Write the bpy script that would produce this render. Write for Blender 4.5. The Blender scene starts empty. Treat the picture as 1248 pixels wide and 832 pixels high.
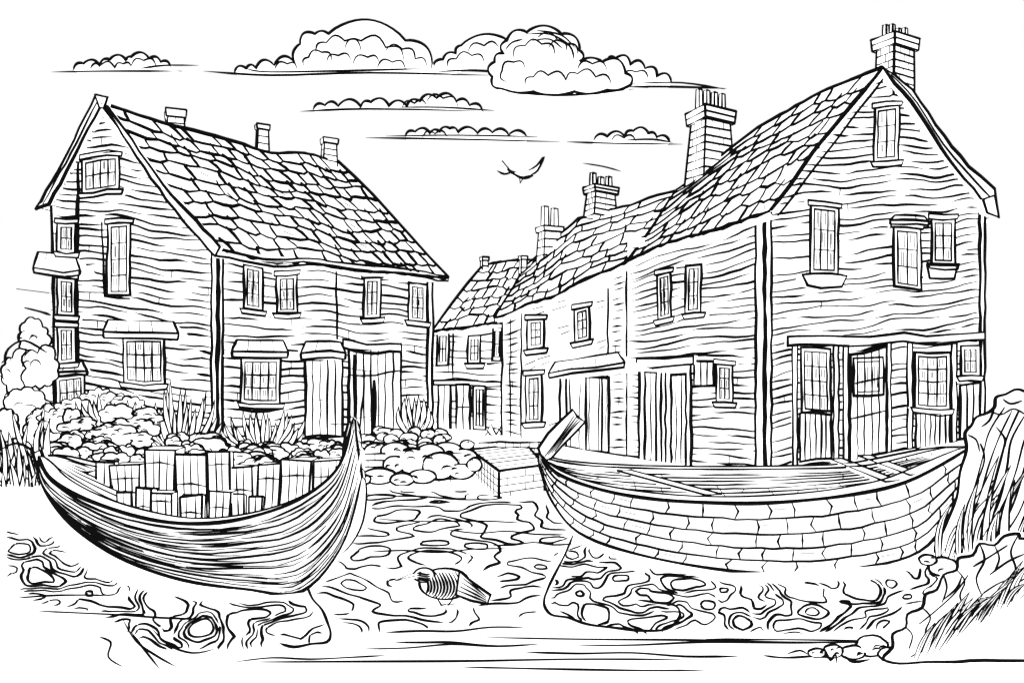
import bpy, math, random
from mathutils import Vector, noise
R=random.Random(11)
EYE=3.1; HV=450.0; CU=624.0; F=1000.0   # eye height above water, horizon row, principal column, focal length
LW=1.3
scene=bpy.context.scene
# ---------------------------------------------------------------- materials
def mat(name,base,emit):
    m=bpy.data.materials.new(name); m.use_nodes=True
    nt=m.node_tree; b=nt.nodes['Principled BSDF']
    n=nt.nodes.new('ShaderNodeTexNoise'); n.inputs['Scale'].default_value=6
    r=nt.nodes.new('ShaderNodeValToRGB')
    r.color_ramp.elements[0].color=(*[c*0.96 for c in base],1); r.color_ramp.elements[1].color=(*base,1)
    nt.links.new(n.outputs['Fac'],r.inputs['Fac']); nt.links.new(r.outputs['Color'],b.inputs['Base Color'])
    b.inputs['Roughness'].default_value=1.0
    b.inputs['Specular IOR Level'].default_value=0.0
    if emit>0:
        b.inputs['Emission Color'].default_value=(1,1,1,1); b.inputs['Emission Strength'].default_value=emit
    m.cycles.emission_sampling='NONE'
    return m
GLOW_PAPER=mat('glowing_white_paper',(0.8,0.8,0.8),1.0)  # self-glow stands in for light, so every white surface renders flat white
INK=mat('black_ink',(0.004,0.004,0.004),0)
# ---------------------------------------------------------------- object container
THINGS=[]
class Thing:
    def __init__(s,name,warp=0): s.name=name; s.parts={}; s.warp=warp; THINGS.append(s)
    def add(s,part,vs,fs,m):
        p=s.parts.setdefault(part,([],[],m)); o=len(p[0]); p[0].extend(vs)
        p[1].extend([tuple(i+o for i in f) for f in fs])
    def finish(s):
        def wp(v):
            if not s.warp: return tuple(v)
            d=s.warp*(math.sin(v[0]*1.9+v[1]*.7+1)+.7*math.sin(v[0]*.8-v[1]*1.5+v[2]*.6)+.4*math.sin(v[0]*3.7+v[2]*1.1))
            return (v[0],v[1],v[2]+d)
        def mk(nm,p):
            me=bpy.data.meshes.new(nm); me.from_pydata([wp(v) for v in p[0]],[],p[1]); me.materials.append(p[2]); me.update()
            o=bpy.data.objects.new(nm,me); scene.collection.objects.link(o); return o
        if len(s.parts)==1: mk(s.name,list(s.parts.values())[0]); return
        e=bpy.data.objects.new(s.name,None); scene.collection.objects.link(e)
        for nm,p in s.parts.items():
            o=mk(nm,p); o.parent=e
# ---------------------------------------------------------------- planes
class Wall:
    """vertical plane through two plan points, given by bearing column and distance"""
    def __init__(s,u0,y0,u1,y1):
        s.a=Vector(((u0-CU)/F*y0,y0)); s.b=Vector(((u1-CU)/F*y1,y1)); d=(s.b-s.a).normalized()
        n=Vector((d.y,-d.x)); 
        if n.dot(s.a)>0: n=-n
        s.d=d; s.n=n
    def at(s,u,v,off=0.0):
        p=s.a+s.n*off; k=(u-CU)/F
        y=(p.dot(s.n))/(k*s.n.x+s.n.y)
        return Vector((k*y,y,EYE+(HV-v)/F*y))
def flat(u,v,z=0.012):
    y=(EYE-z)*F/(v-HV); return Vector(((u-CU)/F*y,y,z))
def P3(u,v,y): return Vector(((u-CU)/F*y,y,EYE+(HV-v)/F*y))
# ---------------------------------------------------------------- strokes
def cr(pts,n=4,closed=False):
    if len(pts)<3 and not closed: return list(pts)
    out=[];N=len(pts); rng=range(N if closed else N-1)
    for i in rng:
        if closed: p0,p1,p2,p3=[pts[(i+k)%N] for k in (-1,0,1,2)]
        else: p0=pts[max(i-1,0)];p1=pts[i];p2=pts[i+1];p3=pts[min(i+2,N-1)]
        for j in range(n):
            t=j/n
            out.append(0.5*((2*p1)+(p2-p0)*t+(2*p0-5*p1+4*p2-p3)*t*t+(3*p1-p0-3*p2+p3)*t*t*t))
    if not closed: out.append(pts[-1])
    return out
def S(T,pts,w,part='ink_lines',sm=0,closed=False,taper=.4):
    pts=[Vector(p) for p in pts]
    if sm: pts=cr(pts,sm,closed)
    q=[pts[0]]
    for p in pts[1:]:
        if (p-q[-1]).length>1e-4: q.append(p)
    pts=q; N=len(pts)
    if N<2: return
    r0=LW*w*0.0005*sum(p.y for p in pts)/N
    K=5; vs=[];fs=[]; ph=R.random()*6; fr=R.uniform(.3,.8)
    for i,p in enumerate(pts):
        if closed: t=pts[(i+1)%N]-pts[i-1]
        else: t=pts[min(i+1,N-1)]-pts[max(i-1,0)]
        if t.length<1e-9: t=Vector((1,0,0))
        t.normalize()
        n=t.cross(Vector((0.13,1,0.07)))
        if n.length<.05: n=t.cross(Vector((0,0,1)))
        n.normalize(); b=t.cross(n)
        r=r0*(1+.2*math.sin(ph+i*fr))
        if not closed:
            e=min(i,N-1-i)
            if e==0: r*=taper
            elif e==1 and N>5: r*=(taper+1)/2
        for k in range(K):
            a=2*math.pi*k/K; vs.append(p+n*(r*math.cos(a))+b*(r*math.sin(a)))
    M=N if closed else N-1
    for i in range(M):
        j=(i+1)%N
        for k in range(K):
            l=(k+1)%K; fs.append((i*K+k,i*K+l,j*K+l,j*K+k))
    if not closed:
        fs.append(tuple(range(K))); fs.append(tuple((N-1)*K+k for k in range(K)))
    T.add(part,vs,fs,INK)
def sub(px,closed=False,j=.5,step=14):
    out=[];N=len(px); 
    for i in range(N if closed else N-1):
        a=px[i];b=px[(i+1)%N]; L=math.hypot(b[0]-a[0],b[1]-a[1]); n=max(1,int(L/step))
        for k in range(n):
            t=k/n; jj=0 if k==0 else j
            out.append((a[0]+(b[0]-a[0])*t+R.uniform(-jj,jj),a[1]+(b[1]-a[1])*t+R.uniform(-jj,jj)))
    if not closed: out.append(px[-1])
    return out
def L(T,P,px,w=2.6,off=.02,closed=False,part='ink_lines',j=.9,sm=0,taper=.6):
    if not sm: px=sub(px,closed,j)
    S(T,[P.at(u,v,off) for u,v in px],w,part,sm,closed,taper)
def fill(T,pts,part='walls'):
    T.add(part,pts,[tuple(range(len(pts)))],GLOW_PAPER)
def slab(T,P,px,off0,off1,w=3,part='trim',line=True):
    f=[P.at(u,v,off1) for u,v in px]; b=[p-Vector((P.n.x,P.n.y,0))*(off1-off0) for p in f]
    n=len(px); T.add(part,f+b,[tuple(range(n))]+[(i,(i+1)%n,n+(i+1)%n,n+i) for i in range(n)],GLOW_PAPER)
    if line: L(T,P,px,w,off1+.012,closed=True,part='ink_lines')
def inside(p,poly):
    x,y=p;c=False;n=len(poly)
    for i in range(n):
        x1,y1=poly[i];x2,y2=poly[i-1]
        if (y1>y)!=(y2>y) and x<(x2-x1)*(y-y1)/(y2-y1)+x1: c=not c
    return c
def siding(T,P,poly,top,bot,n,w=2.2,ticks=.25,amp=1.3,skip=.03):
    us=[p[0] for p in poly];u0,u1=min(us),max(us)
    def ed(l,u): return l[0][1]+(l[1][1]-l[0][1])*(u-l[0][0])/(l[1][0]-l[0][0])
    for i in range(1,n):
        k=i/n; u=u0+R.uniform(-20,0); ph=R.random()*7; ph2=R.random()*7
        while u<u1:
            ln=R.uniform(45,190); dv=R.uniform(-1.3,1.3); dr=R.uniform(-3,3); run=[]
            q=u
            while q<=min(u+ln,u1):
                kk=(q-u)/ln
                v=ed(top,q)*(1-k)+ed(bot,q)*k+dv+dr*(kk-.5)+amp*math.sin(q*.045+ph)+.4*math.sin(q*.17+ph2)+R.uniform(-.3,.3)
                if inside((q,v),poly): run.append((q,v))
                else:
                    if len(run)>1: S(T,[P.at(a,b,.018) for a,b in run],w*R.uniform(.75,1.2),'siding_lines')
                    run=[]
                q+=7
            if len(run)>1 and R.random()>skip:
                S(T,[P.at(a,b,.018) for a,b in run],w*R.uniform(.7,1.25),'siding_lines',taper=.25)
                if R.random()<ticks:
                    a,b=run[len(run)//2]; h=(ed(bot,a)-ed(top,a))/n
                    S(T,[P.at(a,b,.018),P.at(a+R.uniform(-1,1),b+h,.018)],w,'siding_lines')
            u+=ln+R.uniform(1,7)
# ---------------------------------------------------------------- house parts
def win(T,P,u0,v0,u1,v1,c=2,r=3,sk=0,sill=1,head=1,hatch=1):
    tw=R.uniform(-1.2,1.2)
    q=lambda s,t:(u0+(u1-u0)*s+tw*t, v0+(v1-v0)*t+sk*s)
    slab(T,P,[q(0,0),q(1,0),q(1,1),q(0,1)],0,.07,3.0,'window_frame')
    wi=u1-u0;hi=v1-v0; ix=min(.22,4.6/wi); iy=min(.22,4.6/hi)
    L(T,P,[q(ix,iy),q(1-ix,iy),q(1-ix,1-iy),q(ix,1-iy)],2.0,.085,closed=True,j=.5)
    for i in range(1,c): L(T,P,[q(ix+(1-2*ix)*i/c,iy),q(ix+(1-2*ix)*i/c,1-iy)],2.1,.085,j=.5)
    for i in range(1,r): L(T,P,[q(ix,iy+(1-2*iy)*i/r),q(1-ix,iy+(1-2*iy)*i/r)],2.1,.085,j=.5)
    if hatch:
        for i in range(c):
            for jx in range(r):
                for h in range(2 if wi/c>10 else 1):
                    a=ix+(1-2*ix)*(i+R.uniform(.25,.45)+h*.3)/c; t0=iy+(1-2*iy)*(jx+.15)/r; t1=iy+(1-2*iy)*(jx+R.uniform(.6,.95))/r
                    L(T,P,[q(a,t0),q(a,t1)],1.2,.085,j=.3)
    if sill: slab(T,P,[(u0-5,v1),(u1+5,v1+sk),(u1+3,v1+6+sk),(u0-2,v1+6)],0,.18,2.4,'window_sill')
    if head: slab(T,P,[(u0-3,v0-6),(u1+4,v0-5+sk),(u1+3,v0+sk),(u0-3,v0)],0,.13,2.2,'window_lintel')
def door(T,P,u0,v0,u1,v1,n=4,sk=0,part='door',bars=(),w=2):
    q=lambda s,t:(u0+(u1-u0)*s, v0+(v1-v0)*t+sk*s)
    slab(T,P,[q(0,0),q(1,0),q(1,1),q(0,1)],0,.06,3.2,part)
    for i in range(1,n): L(T,P,[q(i/n,.01),q(i/n+R.uniform(-.02,.02),.99)],w*R.uniform(.8,1.3),.07,j=.9)
    for b in bars: L(T,P,[q(0,b),q(1,b)],2.3,.075)
def hood(T,P,u0,v0,u1,v1,dep=.45,th=6,sk=0,ins=6):
    A=P.at(u0+ins,v0,.03);B=P.at(u1-ins,v0+sk,.03);C=P.at(u1,v1+sk,dep);D=P.at(u0,v1,dep)
    E=P.at(u1-1,v1+th+sk,dep);G=P.at(u0+1,v1+th,dep); n=Vector((P.n.x,P.n.y,0))
    bk=[G-n*(dep-.02),E-n*(dep-.02)]
    T.add('door_hood',[A,B,C,D,E,G]+bk,[(0,1,2,3),(3,2,4,5),(5,4,7,6),(0,3,5,6),(1,2,4,7)],GLOW_PAPER)
    u=n*.012
    for a,b in ((A,B),(B,C),(C,D),(D,A),(D,G),(G,E),(E,C)): S(T,[a+u,a.lerp(b,.35)+u+Vector((0,0,R.uniform(-.02,.02))),a.lerp(b,.7)+u+Vector((0,0,R.uniform(-.02,.02))),b+u],2.8,taper=.8)
    m=max(2,int((u1-u0)/14))
    for i in range(1,m): S(T,[A.lerp(B,i/m)+u*2,D.lerp(C,i/m+R.uniform(-.03,.03))+u*2],1.8)
def poly_at(pl,t):
    n=len(pl)-1; x=min(max(t,0),1)*n; i=min(int(x),n-1); return pl[i].lerp(pl[i+1],x-i)
def tiles(T,top,bot,rows,cols,w=2.4,part='roof'):
    f=lambda s,t: poly_at(top,s).lerp(poly_at(bot,s),t)
    n=(f(1,0)-f(0,0)).cross(f(0,1)-f(0,0)).normalized()
    if n.z<0: n=-n
    vs=[];fs=[];G=24;Q=10
    for i in range(G+1):
        for k in range(Q+1): vs.append(f(i/G,k/Q))
    for i in range(G):
        for k in range(Q): a=i*(Q+1)+k; fs.append((a,a+Q+1,a+Q+2,a+1))
    o=len(vs)
    for i in range(G+1): vs.append(f(i/G,1)-n*.18)
    for i in range(G): fs.append((i*(Q+1)+Q,(i+1)*(Q+1)+Q,o+i+1,o+i))
    T.add(part,vs,fs,GLOW_PAPER)
    for i in range(rows):
        t0=i/rows;t1=(i+1)/rows;dt=t1-t0
        ss=[0]+[min(max((j+(.5 if i%2 else 0)+R.uniform(-.28,.28))/cols,0.004),.996) for j in range(1,cols)]+[1]
        wv=R.random()*6
        sh=lambda s:(0 if i==rows-1 else dt*.2*math.sin(s*9+wv))
        for j in range(len(ss)-1):
            a,b=ss[j],ss[j+1]; bu=dt*R.uniform(.06,.24); o=R.uniform(-.1,.1)*dt
            pts=[f(a,t1+sh(a)+o*.3),f(a+(b-a)*.25,t1+sh(a)+bu*.7+o),f(a+(b-a)*.65,t1+sh(b)+bu+o),f(b,t1+sh(b))] if i<rows-1 else [f(a,1),f((a+b)/2,1+.12*dt),f(b,1)]
            S(T,[p+n*.025 for p in pts],w*R.uniform(.75,1.3),'roof_tile_lines',taper=.8)
            if j>0 and R.random()>.04:
                k=R.uniform(-.22,.22)/cols
                S(T,[f(a+k,max(t0,0))+n*.025,f(a+k*.2,t0+dt*.5)+n*.03,f(a,t1+sh(a))+n*.025],w*R.uniform(.7,1.25),'roof_tile_lines',taper=.7)
            if R.random()<.15:
                S(T,[f(a+(b-a)*.4,t0+dt*.35)+n*.02,f(a+(b-a)*.6,t0+dt*.7)+n*.02],w*.6,'roof_tile_lines')
    for l in (top,bot): S(T,[poly_at(l,i/24)+n*.03+Vector((0,0,R.uniform(-.02,.02))) for i in range(25)],w*1.35,taper=.9)
    for s in (0,1): S(T,[f(s,k/6)+n*.03 for k in range(7)],w*1.3,taper=.9)
def prism(T,foot0,z0,foot1,z1,w=2.6,part='stack',rings=0,lines=True,brick=False):
    n=len(foot0); b=[Vector((x,y,z0)) for x,y in foot0]; t=[Vector((x,y,z1)) for x,y in foot1]
    T.add(part,b+t,[tuple(range(n))[::-1],tuple(range(n,2*n))]+[(i,(i+1)%n,n+(i+1)%n,n+i) for i in range(n)],GLOW_PAPER)
    if lines:
        for i in range(n): S(T,[b[i],b[i].lerp(t[i],.5),t[i]],w,taper=.9)
        S(T,b,w,closed=True); S(T,t,w,closed=True)
    for k in range(1,rings+1):
        q=k/(rings+1)
        rr=[b[i].lerp(t[i],q+R.uniform(-.012,.012)) for i in range(n)]
        c=sum(rr,Vector())/n; rr=[c+(p-c)*1.012 for p in rr]
        S(T,rr,w*.8,closed=True)
        if brick:
            for i in range(n):
                for m in ((.5,) if k%2 else (.28,.72)):
                    a=rr[i].lerp(rr[(i+1)%n],m+R.uniform(-.06,.06)); d=(t[0]-b[0])/(rings+1); d.x=0;d.y=0
                    S(T,[a,a+d],w*.7)
def rect(cx,cy,hx,hy,ang):
    c,s=math.cos(ang),math.sin(ang)
    return [(cx+x*c-y*s,cy+x*s+y*c) for x,y in ((-hx,-hy),(hx,-hy),(hx,hy),(-hx,hy))]
def chimney(T,u0,u1,vcap,vbase,Y,capv=8,pots=0,potv=18,ang=.45,rings=6,flare=1.12):
    s=Y/F; cx=((u0+u1)/2-CU)*s; hw=(u1-u0)/2*s; h=hw/(math.cos(ang)+.75*math.sin(ang))
    z=lambda v: EYE+(HV-v)*s
    ls=.05*h; w=2.6 if u1-u0>30 else 2.1
    prism(T,rect(cx-ls,Y,h*flare,h*.75*flare,ang),z(vbase),rect(cx,Y,h*.94,h*.7,ang),z(vcap+capv),w,'chimney_stack',rings,brick=u1-u0>20)
    prism(T,rect(cx,Y,h*1.12,h*.9,ang),z(vcap+capv),rect(cx,Y,h*1.2,h*.95,ang),z(vcap),w,'chimney_cap',1 if u1-u0>30 else 0)
    for i in range(pots):
        x=cx+(i-(pots-1)/2)*hw*1.7/pots; r=hw*.66/pots
        y=Y+(i-(pots-1)/2)*h*.2
        ft=[(x+r*math.cos(a),y+r*math.sin(a)) for a in [math.pi/4+k*math.pi/2+.6 for k in range(4)]]
        prism(T,ft,z(vcap),[(x+(a-x)*.85,y+(b-y)*.85) for a,b in ft],z(vcap-potv+R.uniform(-2,2)),w*.8,'chimney_pot')
def shell(T,P1,P2,z1,z0=.5):
    A=P1.a;B=P1.b;C=P2.b;D=B+C-A
    q=lambda p,z:Vector((p.x,p.y,z))
    for a,b in ((B,D),(C,D)): 
        T.add('rear_walls',[q(a,z0),q(b,z0),q(b,z1),q(a,z1)],[(0,1,2,3)],GLOW_PAPER)
        for k in range(1,22):
            z=z0+(z1-z0)*k/22; S(T,[q(a,z),q(a.lerp(b,.5),z+R.uniform(-.05,.05)),q(b,z)],1.6,'siding_lines')
    S(T,[q(D,z0),q(D,z1)],3)
def wallfill(T,P,poly,base):
    fill(T,[P.at(u,v) for u,v in poly])
    a=P.at(*base[0]);b=P.at(*base[1]); fill(T,[a,b,Vector((b.x,b.y,-.05)),Vector((a.x,a.y,-.05))],'foundation')
# ================================================================= LEFT HOUSE
LG=Wall(265,24,62,27); LS=Wall(265,24,527,31.5)
T=Thing('timber_house',.05)
g=[(123,140),(262,308),(265,545),(95,505),(66,497),(62,222)]
wallfill(T,LG,g,((66,497),(265,545)))
siding(T,LG,g,((60,142),(265,150)),((60,500),(265,545)),43,2.3)
s=[(266,312),(527,340),(527,523),(266,545)]
wallfill(T,LS,s,((266,545),(527,523)))
siding(T,LS,s,((266,312),(527,338)),((266,545),(527,524)),22,2.2,ticks=.35)
shell(T,LG,LS,6.4)
L(T,LG,[(96,190),(94,330),(95,505)],4); L(T,LG,[(62,225),(66,380),(66,497)],3.4)
slab(T,LG,[(258,308),(264.5,312),(264.5,545),(258,543)],0,.05,3,'corner_board')
slab(T,LS,[(266,312),(272,316),(271,544),(266,545)],0,.05,3.2,'corner_board')
slab(T,LS,[(521,342),(527,342),(527,523),(521,523)],0,.05,3,'corner_board')
L(T,LS,[(410,330),(411,415)],3.2); L(T,LS,[(266,545),(400,533),(527,523)],3)
win(T,LG,100,193,145,234,4,2); 
win(T,LG,131,274,159,360,2,4,sill=0); L(T,LG,[(124,270),(128,362),(158,364)],2.6); 
win(T,LG,150,411,200,467,4,3,head=0); hood(T,LG,126,391,218,405,.55,8)
for v0,v1 in ((270,306),(338,384),(398,442)): win(T,LG,70,v0,92,v1,2,2,sill=1,head=1)
hood(T,LG,41,309,98,328,.7,6); win(T,LG,68,457,103,497,3,2,head=0); hood(T,LG,62,441,107,452,.3,5)
win(T,LS,297,322,320,376,2,3,2,head=0); win(T,LS,337,333,362,380,2,3,2,head=1)
win(T,LS,444,338,464,386,2,3,1); win(T,LS,498,344,520,390,2,3,1,head=0)
win(T,LS,294,437,342,492,4,3,head=0); hood(T,LS,282,415,351,428,.55,7)
door(T,LS,372,440,417,533,5,-3); hood(T,LS,366,418,421,431,.5,8)
door(T,LS,425,424,488,530,7,-3,bars=(.3,)); slab(T,LS,[(418,414),(489,420),(489,430),(418,424)],0,.15,3)
L(T,LS,[(432,430),(433,530)],4,.09); L(T,LS,[(456,460),(456,528)],4,.09); L(T,LS,[(445,450),(438,526)],2,.09)
apex=LG.at(122,130,.35); bl=LG.at(262,306,.35); br=LS.at(546,336,.35); tr=P3(411,196,33.9)
ridge=[apex,apex.lerp(tr,.33)+Vector((0,0,-.12)),apex.lerp(tr,.66)-Vector((0,0,.25)),tr]
tiles(T,ridge,[bl,bl.lerp(br,.35)+Vector((0,0,-.12)),bl.lerp(br,.7)+Vector((0,0,-.16)),br],11,13,2.8)
le=LG.at(45,255,.35); dl=le-apex
tiles(T,ridge,[p+dl for p in ridge],10,12)
slab(T,LG,[(117,118),(129,120),(60,246),(44,256)],.3,.42,3.4,'verge_board')
L(T,LG,[(121,122),(52,248)],2,.45)
slab(T,LG,[(124,128),(131,132),(190,210),(268,304),(262,314),(184,216)],.3,.42,3.2,'verge_board')
slab(T,LG,[(116,118),(131,120),(127,134),(121,134)],.3,.48,3.2,'finial')
slab(T,LS,[(264,306),(546,334),(546,340),(264,314)],.2,.4,2.6,'gutter')
chimney(T,202,226,134,172,28.5,9,0,rings=3); chimney(T,312,328,151,192,31.2,6,0,10,rings=3); chimney(T,392,411,170,204,33.6,6,0,6,rings=3)
# ================================================================= RIGHT HOUSE
RG=Wall(932,18,1200,22); RS=Wall(932,18,765,21.5)
T=Thing('timber_house',.035)
g=[(1075,90),(1100,118),(1196,240),(1200,531),(932,578),(932,262)]
wallfill(T,RG,g,((932,578),(1200,531)))
siding(T,RG,g,((932,92),(1200,92)),((932,578),(1200,531)),52,2.2,ticks=.12,amp=1.6)
s=[(932,262),(932,578),(765,556),(765,318)]
wallfill(T,RS,s,((932,578),(765,556)))
siding(T,RS,s,((765,318),(932,262)),((765,556),(932,578)),34,2.2,ticks=.12,amp=1.5)
shell(T,RG,RS,6.6)
slab(T,RG,[(933,258),(940,258),(940,577),(933,578)],0,.05,3.0,'corner_board')
slab(T,RS,[(931,264),(931,578),(921,577),(921,267)],0,.05,3.0,'corner_board')
slab(T,RG,[(1194,243),(1200,248),(1200,531),(1195,532)],0,.05,3,'corner_board')
win(T,RG,1066,132,1096,198,2,3); win(T,RG,988,253,1022,334,3,3); slab(T,RG,[(978,335),(1032,335),(1026,349),(1000,352),(984,348)],0,.25,3)
win(T,RG,1089,278,1122,350,2,3,2,sill=0); hood(T,RG,1084,264,1132,270,.2,5)
win(T,RG,1135,266,1164,320,2,3,1,head=1); slab(T,RG,[(1130,322),(1166,322),(1163,338),(1133,338)],0,.2,3)
slab(T,RG,[(960,410),(1200,405),(1200,414),(960,421)],0,.12,2.8,'shopfront_fascia')
for a,b in ((966,972),(1016,1022),(1028,1034),(1081,1086),(1106,1112),(1160,1166)):
    k=lambda u:578-(u-932)*.175
    slab(T,RG,[(a,418),(b,418),(b,k(b)),(a,k(a))],0,.07,2.2,'pilaster')
win(T,RG,976,424,1012,504,3,4,sill=0,head=0); door(T,RG,975,505,1013,564,6,-6)
door(T,RG,1036,430,1080,560,5,-8,bars=(.28,.6)); win(T,RG,1040,434,1076,480,3,1,sill=0,head=0)
win(T,RG,1115,428,1158,497,3,4,sill=1,head=0); door(T,RG,1116,504,1158,548,7,-6,part='panel')
win(T,RG,1171,421,1194,458,2,2,sill=1,head=0); door(T,RG,1170,470,1194,536,3,-4,part='panel')
L(T,RG,[(932,578),(1200,531)],3.4)
win(T,RS,801,336,817,390,2,3,-4); win(T,RS,836,324,855,384,2,3,-4,head=0)
win(T,RS,873,443,893,490,2,3,sill=1); 
door(T,RS,779,441,842,570,1,0,part='door_frame'); slab(T,RS,[(776,436),(845,434),(845,444),(776,447)],0,.2,3)
door(T,RS,786,452,800,563,2); door(T,RS,818,455,836,569,3,part='open_door')
for u in (806,811): L(T,RS,[(u,452),(u,566)],3.4,.08)
door(T,RS,846,440,870,470,3,part='shutter')
L(T,RS,[(932,578),(765,556)],3.4)
ap=RG.at(1076,84,.3); rb=RG.at(938,258,.3); lt=P3(826,232,25.1); lb=RS.at(766,318,.3)
m1=P3(1000,113,21.3); m2=P3(925,155,23.0); rr=[lt,m2,m1,ap]
tiles(T,rr,[lb,lb.lerp(rb,.5)+Vector((0,0,.08)),rb],9,9,2.6)
re=RG.at(1217,264,.3)
tiles(T,rr,[re+(p-ap) for p in rr],9,10)
L(T,RG,[(1074,84),(1040,124),(990,190),(940,256)],4,.45,sm=4); L(T,RG,[(1076,96),(1045,136),(996,204),(948,262)],3,.4,sm=4)
f=[(1078,84),(1112,112),(1140,152),(1180,205),(1212,232),(1217,266),(1196,246),(1165,205),(1120,140),(1090,103)]
slab(T,RG,f,.28,.42,3.4,'verge_board'); L(T,RG,[(1086,92),(1118,128),(1150,175),(1190,225),(1210,245)],2,.45,sm=3)
slab(T,RG,[(1198,246),(1212,240),(1217,266),(1203,262)],.3,.5,2.6,'eave_end')
chimney(T,842,890,137,236,24.2,14,4,24,rings=8,flare=1.25); chimney(T,1069,1113,50,125,20.3,14,4,15,rings=6,flare=1.0)
# ================================================================= MIDDLE COTTAGE
M=Wall(764,21.6,612,28.7)
T=Thing('plaster_cottage',.035)
m=[(612,388),(764,322),(764,556),(740,552),(612,533)]
wallfill(T,M,m,((612,533),(764,556)))
for a,b,n in ((612,636,20),(742,764,26)):
    siding(T,M,[(a,389-(a-612)*.43),(b,389-(b-612)*.43),(b,533+(b-612)*.15),(a,533+(a-612)*.15)],((612,388),(764,322)),((612,533),(764,556)),n,2,ticks=.1)
for (u,v,w) in ((668,372,22),(680,400,14),(722,372,15),(655,440,16),(726,420,12),(668,520,10),(640,445,12),(645,380,18)):
    L(T,M,[(u,v),(u+w,v-w*.3)],1.6); L(T,M,[(u+4,v+7),(u+w,v+7-w*.3)],1.6)
L(T,M,[(636,378),(635,535)],2.6); L(T,M,[(741,352),(740,552)],3.2); L(T,M,[(612,388),(612,533)],3.2); L(T,M,[(622,386),(622,534)],2); L(T,M,[(764,322),(764,556)],3.2)
L(T,M,[(612,533),(764,556)],3)
win(T,M,643,392,663,428,2,3,-2); win(T,M,700,378,718,418,2,3,-3); win(T,M,641,458,660,516,2,3,0); 
door(T,M,683,456,742,546,5,6); L(T,M,[(690,460),(690,546)],3.6,.09); L(T,M,[(714,460),(714,549)],3.4,.09); L(T,M,[(733,460),(733,551)],3.4,.09)
hood(T,M,669,443,762,455,.9,6,-12,8)
T.add('rear_walls',[Vector((.0,28.7,0)),Vector((4,30.5,0)),Vector((4,30.5,5)),Vector((.0,28.7,5))],[(0,1,2,3)],GLOW_PAPER)
mt=P3(640,326,35.1); mb=M.at(603,389,.3); mr=M.at(766,319,.3)
tiles(T,[mt,P3(705,268,31),lt+Vector((0,0,-.05))],[mb,mb.lerp(mr,.5)+Vector((0,0,-.1)),mr],8,8,2.3)
chimney(T,715,750,230,266,29,8,3,14,rings=3); chimney(T,656,684,278,322,31.8,6,2,24,rings=3); chimney(T,633,642,312,336,34,4,0,8,rings=1)
# ================================================================= FAR HOUSE
FW=Wall(520,32.4,624,30.4)
T=Thing('terraced_house',.03)
m=[(524,402),(616,396),(616,532),(524,523)]
wallfill(T,FW,m,((524,523),(616,532)))
siding(T,FW,m,((524,402),(616,396)),((524,523),(616,532)),14,1.9,ticks=.2)
L(T,FW,[(524,463),(616,466)],2.6); L(T,FW,[(524,523),(616,532)],3); L(T,FW,[(552,402),(552,462)],2.2)
win(T,FW,533,405,547,445,2,2,sill=0,head=0,hatch=0); win(T,FW,571,409,586,443,2,3,head=0,hatch=0); win(T,FW,601,400,612,440,1,2,sill=0,head=0)
door(T,FW,534,469,549,524,2); door(T,FW,556,468,573,526,2,bars=(.5,)); win(T,FW,577,470,592,524,2,3,sill=0,head=0,hatch=0); slab(T,FW,[(529,463),(610,466),(610,471),(529,468)],0,.12,2)
ft=P3(589,322,36); ft2=P3(652,318,36)
tiles(T,[ft,ft2],[FW.at(527,403,.3),FW.at(620,394,.3)],7,6,2.2)
chimney(T,586,595,313,330,35.8,4,0,6,rings=1)
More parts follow.
